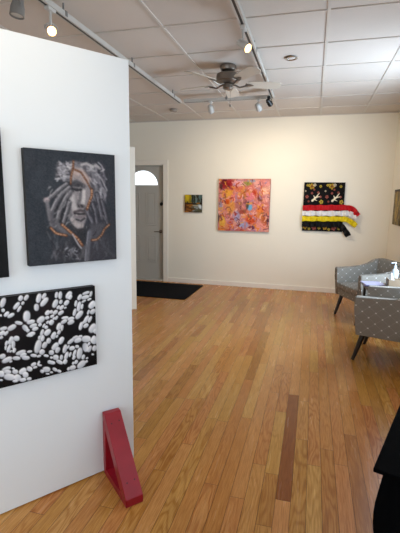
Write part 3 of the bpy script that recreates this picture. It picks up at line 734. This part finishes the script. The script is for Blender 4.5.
for nm, c, path, w, lb in (
    ('ribbon', (186, 24, 34), [(-.312, 1.350-zo), (-.1, 1.355-zo), (.12, 1.360-zo), (.30, 1.367-zo), (.38, 1.365-zo), (.46, 1.320-zo), (.515, 1.245-zo)], .086, 'red ribbon'),
    ('ribbon', (226, 224, 226), [(-.312, 1.267-zo), (.0, 1.270-zo), (.30, 1.277-zo), (.38, 1.285-zo), (.47, 1.235-zo), (.50, 1.200-zo)], .078, 'white ribbon'),
    ('ribbon', (222, 198, 30), [(-.312, 1.181-zo), (.0, 1.185-zo), (.27, 1.191-zo), (.35, 1.190-zo), (.44, 1.140-zo), (.50, 1.090-zo)], .078, 'yellow ribbon'),
    ('ribbon', (12, 11, 13), [(-.312, 1.095-zo), (.0, 1.095-zo), (.24, 1.105-zo), (.31, 1.065-zo), (.355, 1.000-zo), (.40, 0.930-zo)], .082, 'black ribbon')):
    o = obj(nm, ribbon_bm(path, w, len(lb)), satin(lb.replace(' ', '_'), c), hang, smooth=True); o['label'] = lb
    so = o.modifiers.new('thick', 'SOLIDIFY'); so.thickness = .0016

# picture on the right wall
cv = Cv(44, 80, (128, 106, 56))
cv.dabs(150, (0, 0, 44, 80), [(150, 122, 56), (92, 74, 40), (176, 148, 78), (70, 58, 36), (120, 110, 80), (190, 160, 70)], (2, 5), (10, 34), (1.2, 1.9), .8)
cv.stroke([(0, 1), (44, 1)], 7, (44, 36, 28), .6); cv.noise(5, 2)
tag(canvas('streaked_picture', cv, .5, .478, .035, (XR, 6.10, 1.152), -PI/2, (96, 82, 46)),
    'brown and gold streaked canvas on the right wall at the edge of the photo', 'painting')

# ---------------------------------------------------------------- red bracket
br = thing('panel_brace', 'red painted wooden triangular brace standing against the white panel', 'brace', pan(.559, .006), PROT-math.radians(5.8))
hw = .0445
fx = lambda n, z, d: (d, -n, z)
bm = BM(); prism(bm, [(.001, .0), (.001, .300), (.036, .265), (.036, .0)], -hw, hw, fx, .002); obj('upright', bm, m_red, br)
bm = BM(); prism(bm, [(.037, .0), (.037, .036), (.238, .036), (.272, .0)], -hw, hw, fx, .002); obj('base', bm, m_red, br)
bm = BM(); prism(bm, [(.001, .302), (.001, .35), (.034, .35), (.312, .040), (.312, .0), (.274, .0)], -hw, hw, fx, .003); bo = obj('diagonal_brace', bm, m_red, br)
sd = Vector((0, -.278, -.31)).normalized(); nn = Vector((0, -.31, .278)).normalized()
for s, dx in ((.055, -.02), (.05, .022), (.345, -.018), (.34, .022)):
    p = Vector((dx, -.034, .35))+sd*s
    bm = BM(); lathe(bm, [(.004, -.0005), (.004, .0006), (.002, .0012)], p, nn, 10); obj('screw', bm, plain('screw_dark', (60, 8, 16), .5), bo)

# ---------------------------------------------------------------- door mat
bm = BM(); box(bm, (-.63, -.525, 0), (.63, .525, .012), .005)
mt = obj('door_mat', bm, m_mat, None, (-2.375, 6.105, 0))
tag(mt, 'black rectangular door mat on the wood floor before the grey door', 'mat')

# ---------------------------------------------------------------- ceiling fan
fan = thing('ceiling_fan', 'five-bladed ceiling fan with pewter motor and pale blades', 'ceiling fan', (-.88, 4.17, ZC), math.radians(22))
bm = BM(); lathe(bm, [(.06, .0), (.078, -.004), (.08, -.02), (.072, -.045), (.05, -.058), (.03, -.06)]); obj('canopy', bm, m_pewter, fan, smooth=True)
bm = BM(); lathe(bm, [(.03, -.058), (.03, -.075)]); obj('downrod', bm, m_pewter, fan, smooth=True)
bm = BM(); lathe(bm, [(.03, -.07), (.09, -.073), (.11, -.084), (.114, -.095), (.114, -.145), (.106, -.155), (.07, -.163), (.045, -.168)], n=32); obj('motor_housing', bm, m_pewter, fan, smooth=True)
bm = BM(); lathe(bm, [(.03, -.168), (.046, -.172), (.048, -.182), (.048, -.212), (.04, -.222), (.012, -.227)]); obj('switch_housing', bm, m_pewter, fan, smooth=True)
ZB = -.178
def blade_bm():
    bm = BM(); out = [(.20, -.046), (.23, -.055), (.42, -.066), (.505, -.062), (.53, -.042), (.538, 0)]
    pts = out+[(x, -y) for x, y in out[-2::-1]]
    tilt = math.radians(-13)
    prism(bm, pts, -.003, .003, lambda a, b, d: (a, b*math.cos(tilt), ZB+.012+d+b*math.sin(tilt)), .001, seg=1); return bm
def iron_bm():
    bm = BM(); tube(bm, [(.04, 0, -.174), (.08, .0, -.182), (.12, .0, -.198), (.16, 0, -.188), (.20, 0, -.179)], .008)
    prism(bm, [(.175, -.03), (.225, -.02), (.262, 0), (.225, .02), (.175, .03)], -.006, -.0015, lambda a, b, d: (a, b, ZB+.007+d-b*.23)); return bm
b0 = i0 = None
for k in range(5):
    if k == 0:
        b0 = obj('blade', blade_bm(), m_blade, fan, smooth=True); i0 = obj('blade_iron', iron_bm(), m_pewter, fan, smooth=True)
    else:
        for s in (b0, i0):
            c = s.copy(); COL.objects.link(c); c.parent = fan; c.rotation_euler = (0, 0, 2*PI*k/5)
bm = BM(); tube(bm, [(.03, .02, -.22), (.032, .021, -.28), (.033, .021, -.35)], .0016, 6); lathe(bm, [(.002, -.35), (.006, -.36), (.006, -.375), (.002, -.382)], (.033, .021, 0), n=10)
obj('pull_chain', bm, m_pewter, fan)

# ---------------------------------------------------------------- track lighting
XT1, XT2, YT = -1.705, -.545, 5.17
ZR = 2.66; RH = .036; RW = .022
trk = thing('lighting_track', 'white U-shaped lighting track hung below the tiled ceiling', 'lighting track', (XT1, YT, ZC))
def rail(p, q):
    bm = BM(); p = Vector(p); q = Vector(q); d = (q-p).normalized(); s = Vector((-d.y, d.x, 0)); o_ = Vector((XT1, YT, ZC))
    def f(a, b, t): v = p+(q-p)*t+s*a+Vector((0, 0, b))-o_; return v
    prism(bm, [(-RW, ZR), (-RW, ZR+RH), (RW, ZR+RH), (RW, ZR), (.009, ZR), (.009, ZR+.012), (-.009, ZR+.012), (-.009, ZR)], 0, 1, f)
    for fa_ in bm.faces:
        cs = [v.co for v in fa_.verts]
        if all(abs((c+o_-p).dot(s)) < .0095 and c.z+o_.z < ZR+.0125 for c in cs): fa_.material_index = 1
    # dark contact strip along the underside
    prism(bm, [(-.009, ZR+.001), (-.009, ZR+.011), (.009, ZR+.011), (.009, ZR+.001)], .001, .999, f, mi=1)
    return bm
for p, q in (((XT1, .4, 0), (XT1, YT+RW, 0)), ((XT1+RW+.04, YT, 0), (XT2-RW-.002, YT, 0)), ((XT2, -.6, 0), (XT2, YT+RW, 0))):
    obj('rail', rail(p, q), [m_rail, m_slot], trk)
def clip(x, y, along):
    bm = BM(); o_ = (XT1, YT, ZC)
    a, b = (.026, .012) if along == 'y' else (.012, .026)
    box(bm, (x-a-o_[0], y-b-o_[1], ZR+.006-ZC), (x+a-o_[0], y+b-o_[1], ZR+RH+.004-ZC)); rod(bm, (x-o_[0], y-o_[1], ZR+RH-ZC), (x-o_[0], y-o_[1], -.001), .006)
    obj('hanger_clip', bm, m_hgrey, trk)
for y in (1.3, 2.65, 3.75, 4.9): clip(XT1, y, 'y')
for y in (1.0, 2.3, 3.6, 4.85): clip(XT2, y, 'y')
clip(-1.1, YT, 'x')
m_lamp = emis('lamp_glow', (255, 196, 112), 9.)
m_lens = plain('lamp_lens', (210, 208, 204), .2, .02)
LIT = []
def spot_head(x, y, aim, label, kind='white', lit=0., power=0., drop=.07, L=.1, r=.036, ang=110):
    h = thing('spotlight_head', label, 'spotlight', (x, y, ZR), 0, 'spotlights on the ceiling track')
    mt_ = {'white': m_head, 'grey': m_hgrey, 'black': m_black}[kind]
    bm = BM(); box(bm, (-.018, -.04, -.022), (.018, .04, .0), .004); rod(bm, (0, 0, -.02), (0, 0, -drop), .008); obj('stem', bm, mt_, h)
    d = Vector(aim).normalized(); c = Vector((0, 0, -drop-.015)); p = c-d*L*.45; side = d.cross(Vector((0, 0, 1)))
    side = side.normalized() if side.length > .05 else Vector((1, 0, 0))
    bm = BM(); tube(bm, [c+side*(r+.008)+d*.01, c+side*(r+.008)+Vector((0, 0, .02)), c+side*r*.6+Vector((0, 0, .036)), c+Vector((0, 0, .038)), c-side*r*.6+Vector((0, 0, .036)), c-side*(r+.008)+Vector((0, 0, .02)), c-side*(r+.008)+d*.01], .004, 6)
    obj('yoke', bm, mt_, h, smooth=True)
    bm = BM(); lathe(bm, [(r*.5, 0), (r*.72, .006), (r*.8, L*.35), (r, L*.6), (r*1.02, L), (r*.93, L), (r*.9, L*.9), (r*.3, L*.8)], p, d); obj('lamp_shade', bm, mt_, h, smooth=True)
    bm = BM(); lathe(bm, [(r*.88, L*.86), (r*.88, L*.93), (r*.6, L*.965), (r*.1, L*.975)], p, d); obj('bulb', bm, m_lamp if lit else m_lens, h, smooth=True)
    if power:
        ld = bpy.data.lights.new('track_spot', 'SPOT'); ld.energy = power; ld.color = WARM; ld.spot_size = math.radians(ang); ld.spot_blend = 1.; ld.shadow_soft_size = .03
        lo = bpy.data.objects.new('track_spot', ld); COL.objects.link(lo)
        q = Vector((x, y, ZR))+p+d*(L+.012); lo.location = q; lo.rotation_euler = d.to_track_quat('-Z', 'Y').to_euler()
WARM = (1., .84, .62)
PW = 25.
def toward(x, y, tx, ty, tz): return (tx-x, ty-y, tz-(ZR-.085))
spot_head(XT1, 2.19, (-.08, -.12, -1), 'unlit grey spotlight hanging at the top left corner of the photo', 'grey', drop=.1, r=.04, L=.11)
spot_head(XT1, 2.50, (.62, -.72, -.5), 'glowing spotlight above the top edge of the large white panel', 'white', 1, PW*.4, drop=.115, r=.03)
spot_head(XT2, 3.07, (.55, -.35, -.45), 'glowing spotlight on the long track nearest the ceiling fan', 'white', 1, PW*.8, drop=.105, r=.031, L=.115)
spot_head(-1.30, YT, toward(-1.30, YT, -1.3, YB, 1.5), 'white spotlight left of centre on the short cross track', 'white', 1, PW)
spot_head(-.71, YT, toward(-.71, YT, -.35, YB, 1.5), 'white spotlight near the right end of the short cross track', 'white', 1, PW)
spot_head(XT2-.03, YT-.085, toward(XT2, YT, .3, YB, 1.5), 'black spotlight at the corner of the track', 'black', 1, PW*.9, drop=.045, r=.03, L=.09)
spot_head(XT2, 1.15, toward(XT2, 1.15, -1.25, 1.5, 1.7), 'white spotlight on the track above the camera, aimed at the portrait', 'white', 1, PW*.3)
spot_head(XT2, .35, toward(XT2, .35, -1.6, 1.0, 1.5), 'white spotlight on the track above the camera, aimed at the black canvas', 'white', 1, PW*.55)

bm = BM(); lathe(bm, [(.055, 0), (.06, -.004), (.058, -.02), (.045, -.034), (.02, -.037)]);
o = obj('smoke_detector', bm, plain('detector_grey', (150, 140, 130), .5), None, (-2.05, 5.93, ZC), smooth=True)
tag(o, 'small round smoke detector on the ceiling tiles near the back wall', 'smoke detector')
can = thing('recessed_light', 'round silver recessed downlight in the ceiling right of the fan', 'ceiling light', (-.274, 4.09, ZC))
bm = BM(); lathe(bm, [(.056, .0), (.06, -.004), (.052, -.009), (.044, -.006), (.038, .0)], n=32); obj('trim_ring', bm, m_chrome, can, smooth=True)
bm = BM(); lathe(bm, [(.038, -.001), (.03, -.006), (.012, -.009)], n=32); obj('lens', bm, m_lens, can, smooth=True)

# ---------------------------------------------------------------- armchairs
def armchair(label, loc, rot):
    """local: faces +x, width along y, origin on the floor below its middle"""
    c = thing('armchair', label, 'armchair', loc, rot, 'dotted grey armchairs by the right wall')
    w = CW/2; zb = .262
    for s in (-1, 1):
        bm = BM()
        pts = [(.275, zb), (.30, .50), (.305, .60), (.295, .618), (-.04, .622), (-.11, .642), (-.20, .70), (-.255, .722), (-.28, .722), (-.25, zb)]
        prism(bm, pts, s*(w-.065), s*w, lambda a, b, d: (a, d, b), .012, seg=3)
        boxuv(obj('arm', bm, m_fab, c, smooth=True))
    # back with a raised, rounded top
    bm = BM(); out = [(-w, zb), (-w, .70), (-w+.012, .722), (-w+.05, .732)]
    pts = out+[(-y, z) for y, z in out[::-1]]
    prism(bm, pts, 0, .085, lambda a, b, d: (-.32+d-.07*max(0, b-.3), a, b), .014, seg=3)
    boxuv(obj('backrest', bm, m_fab, c, smooth=True))
    bm = BM(); box(bm, (-.255, -w+.067, zb), (.272, w-.067, .345), .008); boxuv(obj('seat_frame', bm, m_fab, c, smooth=True))
    bm = BM(); box(bm, (-.25, -w+.069, .347), (.292, w-.069, .43), .022, seg=3); boxuv(obj('seat_cushion', bm, m_fab, c, smooth=True))
    for x, y, dx, dy in ((.22, w-.08, .075, .015), (.22, -w+.08, .075, -.015), (-.22, w-.09, -.06, .02), (-.22, -w+.09, -.06, -.02)):
        bm = BM(); rod(bm, (x+dx, y+dy, 0), (x, y, zb+.003), .015, .027, 14); obj('leg', bm, m_leg, c, smooth=True)
    return c
CW = .64
def place(front_ref, facing, side):
    """front_ref: floor point under the named front corner; side +1: that corner is on local +y"""
    f = Vector((*facing, 0)).normalized(); l = Vector((-f.y, f.x, 0))
    p = Vector((*front_ref, 0))-f*.30-l*side*CW/2
    return p, math.atan2(f.y, f.x)
l1, a1 = place((.317, 5.546), (-.91, -.41), -1)
l2, a2 = place((.407, 3.832), (-.952, .306), 1)
armchair('grey dotted armchair nearer the back wall, its seat turned toward the camera', l1, a1)
armchair('grey dotted armchair nearest the camera, its side turned toward the camera', l2, a2)

# side table with magazines, tissues and pump bottle
TX, TY, TZ = .80, 4.66, .57
tb = thing('side_table', 'small dark side table between the two grey armchairs', 'side table', (TX, TY, 0), .05)
bm = BM(); box(bm, (-.22, -.17, TZ-.025), (.22, .17, TZ), .004); obj('tabletop', bm, m_tablewood, tb)
for x in (-.19, .19):
    for y in (-.14, .14):
        bm = BM(); rod(bm, (x*1.03, y*1.03, 0), (x, y, TZ-.0252), .012, .016); obj('leg', bm, m_leg, tb)
def mag(x, y, z, a, m, label, w=.2, h=.2, th=.008):
    bm = BM(); box(bm, (-h/2, -w/2, 0), (h/2, w/2, th), .001, seg=1); o = obj('magazine', bm, m, None, (x, y, z), a)
    tag(o, label, 'magazine', 'magazines on the side table')
mag(.665, 4.67, TZ+.0003, .12, m_paperd, 'dark magazine at the bottom of the stack on the side table')
mag(.668, 4.66, TZ+.0086, -.06, m_paperv, 'violet magazine in the middle of the stack on the side table')
mag(.660, 4.67, TZ+.0169, .2, m_paperl, 'pale magazine on top of the stack on the side table')
tbx = thing('tissue_box', 'tan open-topped box with a white tissue on the side table', 'tissue box', (.872, 4.56, TZ+.0003), .05)
bm = BM(); hx, hy, hz = .085, .065, .10
for a, b in (((-hx, -hy, 0), (hx, hy, .006)), ((-hx, -hy, .006), (hx, -hy+.006, hz)), ((-hx, hy-.006, .006), (hx, hy, hz)), ((-hx, -hy+.006, .006), (-hx+.006, hy-.006, hz)), ((hx-.006, -hy+.006, .006), (hx, hy-.006, hz))): box(bm, a, b, .001, seg=1)
obj('carton', bm, m_tan, tbx)
bm = BM()
prof = []
for i in range(9):
    for j in range(7):
        u, v = i/8, j/6; w_ = .05*(1-v*.75)
        prof.append(bm.verts.new((-.05+(u-.5)*w_*2, .012*math.sin(u*7+v*2)*(1-v*.4), .03+v*.135-.02*abs(u-.4)*v)))
for i in range(8):
    for j in range(6): bm.faces.new((prof[i*7+j], prof[(i+1)*7+j], prof[(i+1)*7+j+1], prof[i*7+j+1]))
to = obj('tissue', bm, m_tissue, tbx, smooth=True); sm = to.modifiers.new('thick', 'SOLIDIFY'); sm.thickness = .001
bt = thing('pump_bottle', 'white plastic pump bottle standing behind the tan tissue box', 'bottle', (.880, 4.72, TZ+.0003))
bm = BM(); lathe(bm, [(.03, 0), (.034, .004), (.035, .02), (.035, .15), (.032, .168), (.02, .182), (.013, .188), (.013, .198)]); obj('bottle_body', bm, m_white, bt, smooth=True)
bm = BM(); lathe(bm, [(.015, .198), (.015, .216), (.006, .218), (.005, .24), (.011, .242), (.011, .254), (.004, .257)]); tube(bm, [(0, 0, .25), (-.02, -.006, .25), (-.042, -.012, .246)], .005); obj('pump', bm, m_white, bt, smooth=True)

# ---------------------------------------------------------------- black draped table, lower right
dt = thing('draped_table', 'table covered in black cloth, cut off at the lower right corner of the photo', 'table', (.45, 1.25, 0), 0)
ca = Vector((.194, 1.088, 0)); e1 = Vector((.144, .416, 0)).normalized(); e2 = Vector((e1.y, -e1.x, 0))
def loc_(v): return v-Vector((.45, 1.25, 0))
Lf, Wf = .62, .52
bm = BM()
A = [loc_(ca+e1*a+e2*b) for a, b in ((0, 0), (Lf, 0), (Lf, Wf), (0, Wf))]
prism(bm, [(p.x, p.y) for p in A], .738, .75, lambda a, b, d: (a, b, d), .003)
obj('tabletop_cover', bm, m_cloth, dt)
bm = BM(); rows = []
per = []
for (a, b), (c, d) in (((0, 0), (1, 0)), ((1, 0), (1, 1)), ((1, 1), (0, 1)), ((0, 1), (0, 0))):
    for i in range(24): per.append((a+(c-a)*i/24, b+(d-b)*i/24))
for j in range(25):
    t = j/24; z = .7378-t*.7348; row = []
    ins = float(np.interp(z, (0, .3, .46, .52, .56, .60, .65, .69, .738), (.03, .03, .026, .019, .012, .008, .011, .017, .024)))
    for i, (a, b) in enumerate(per):
        f = (.012*t*math.sin(i*.82+1.2)+.008*t*math.sin(i*1.7))*(1-math.exp(-(min(i, len(per)-i)/4)**2))
        k = ins+f
        aa = a*Lf+(1-2*a)*k if True else 0; bb = b*Wf+(1-2*b)*k
        q = loc_(ca+e1*aa+e2*bb); row.append(bm.verts.new((q.x, q.y, z)))
    rows.append(row)
n = len(per)
for a, b in zip(rows, rows[1:]):
    for i in range(n): bm.faces.new((a[i], a[(i+1) % n], b[(i+1) % n], b[i]))
bm.faces.new(rows[0])
obj('table_skirt', bm, m_cloth, dt, smooth=True)

# ---------------------------------------------------------------- light
def area(name, loc, aim, sx, sy_, power, col):
    ld = bpy.data.lights.new(name, 'AREA'); ld.shape = 'RECTANGLE'; ld.size = sx; ld.size_y = sy_; ld.energy = power; ld.color = col
    lo = bpy.data.objects.new(name, ld); COL.objects.link(lo); lo.location = loc
    lo.rotation_euler = Vector(aim).to_track_quat('-Z', 'Z').to_euler(); return lo
DAY = (.66, .83, 1.)
area('daylight_front', ((WF[0]+WF[1])/2, YF+.02, (WF[2]+WF[3])/2), (0, 1, 0), WF[1]-WF[0]-.1, WF[3]-WF[2]-.1, 27, DAY)
area('daylight_right', (XR-.02, (WR2[0]+WR2[1])/2, (WR2[2]+WR2[3])/2), (-1, 0, 0), WR2[1]-WR2[0]-.1, WR2[3]-WR2[2]-.1, 12, DAY)
area('daylight_chairs', (XR-.02, (WR[0]+WR[1])/2, (WR[2]+WR[3])/2), (-1, 0, 0), WR[1]-WR[0]-.1, WR[3]-WR[2]-.1, 54, DAY)

w = bpy.data.worlds.new('sky'); S.world = w; w.use_nodes = True; nt = w.node_tree; nt.nodes.clear()
bg = nt.nodes.new('ShaderNodeBackground'); wo = nt.nodes.new('ShaderNodeOutputWorld'); bg.inputs[0].default_value = (.86, .93, 1, 1); bg.inputs[1].default_value = 1.6
nt.links.new(bg.outputs[0], wo.inputs[0])

vs = S.view_settings; vs.view_transform = 'Standard'; vs.look = 'None'; vs.exposure = .45; vs.gamma = 1; vs.use_curve_mapping = False
c_ = S.cycles; c_.max_bounces = 8; c_.diffuse_bounces = 5; c_.use_denoising = True; c_.sample_clamp_indirect = 6.; c_.caustics_reflective = False; c_.caustics_refractive = False
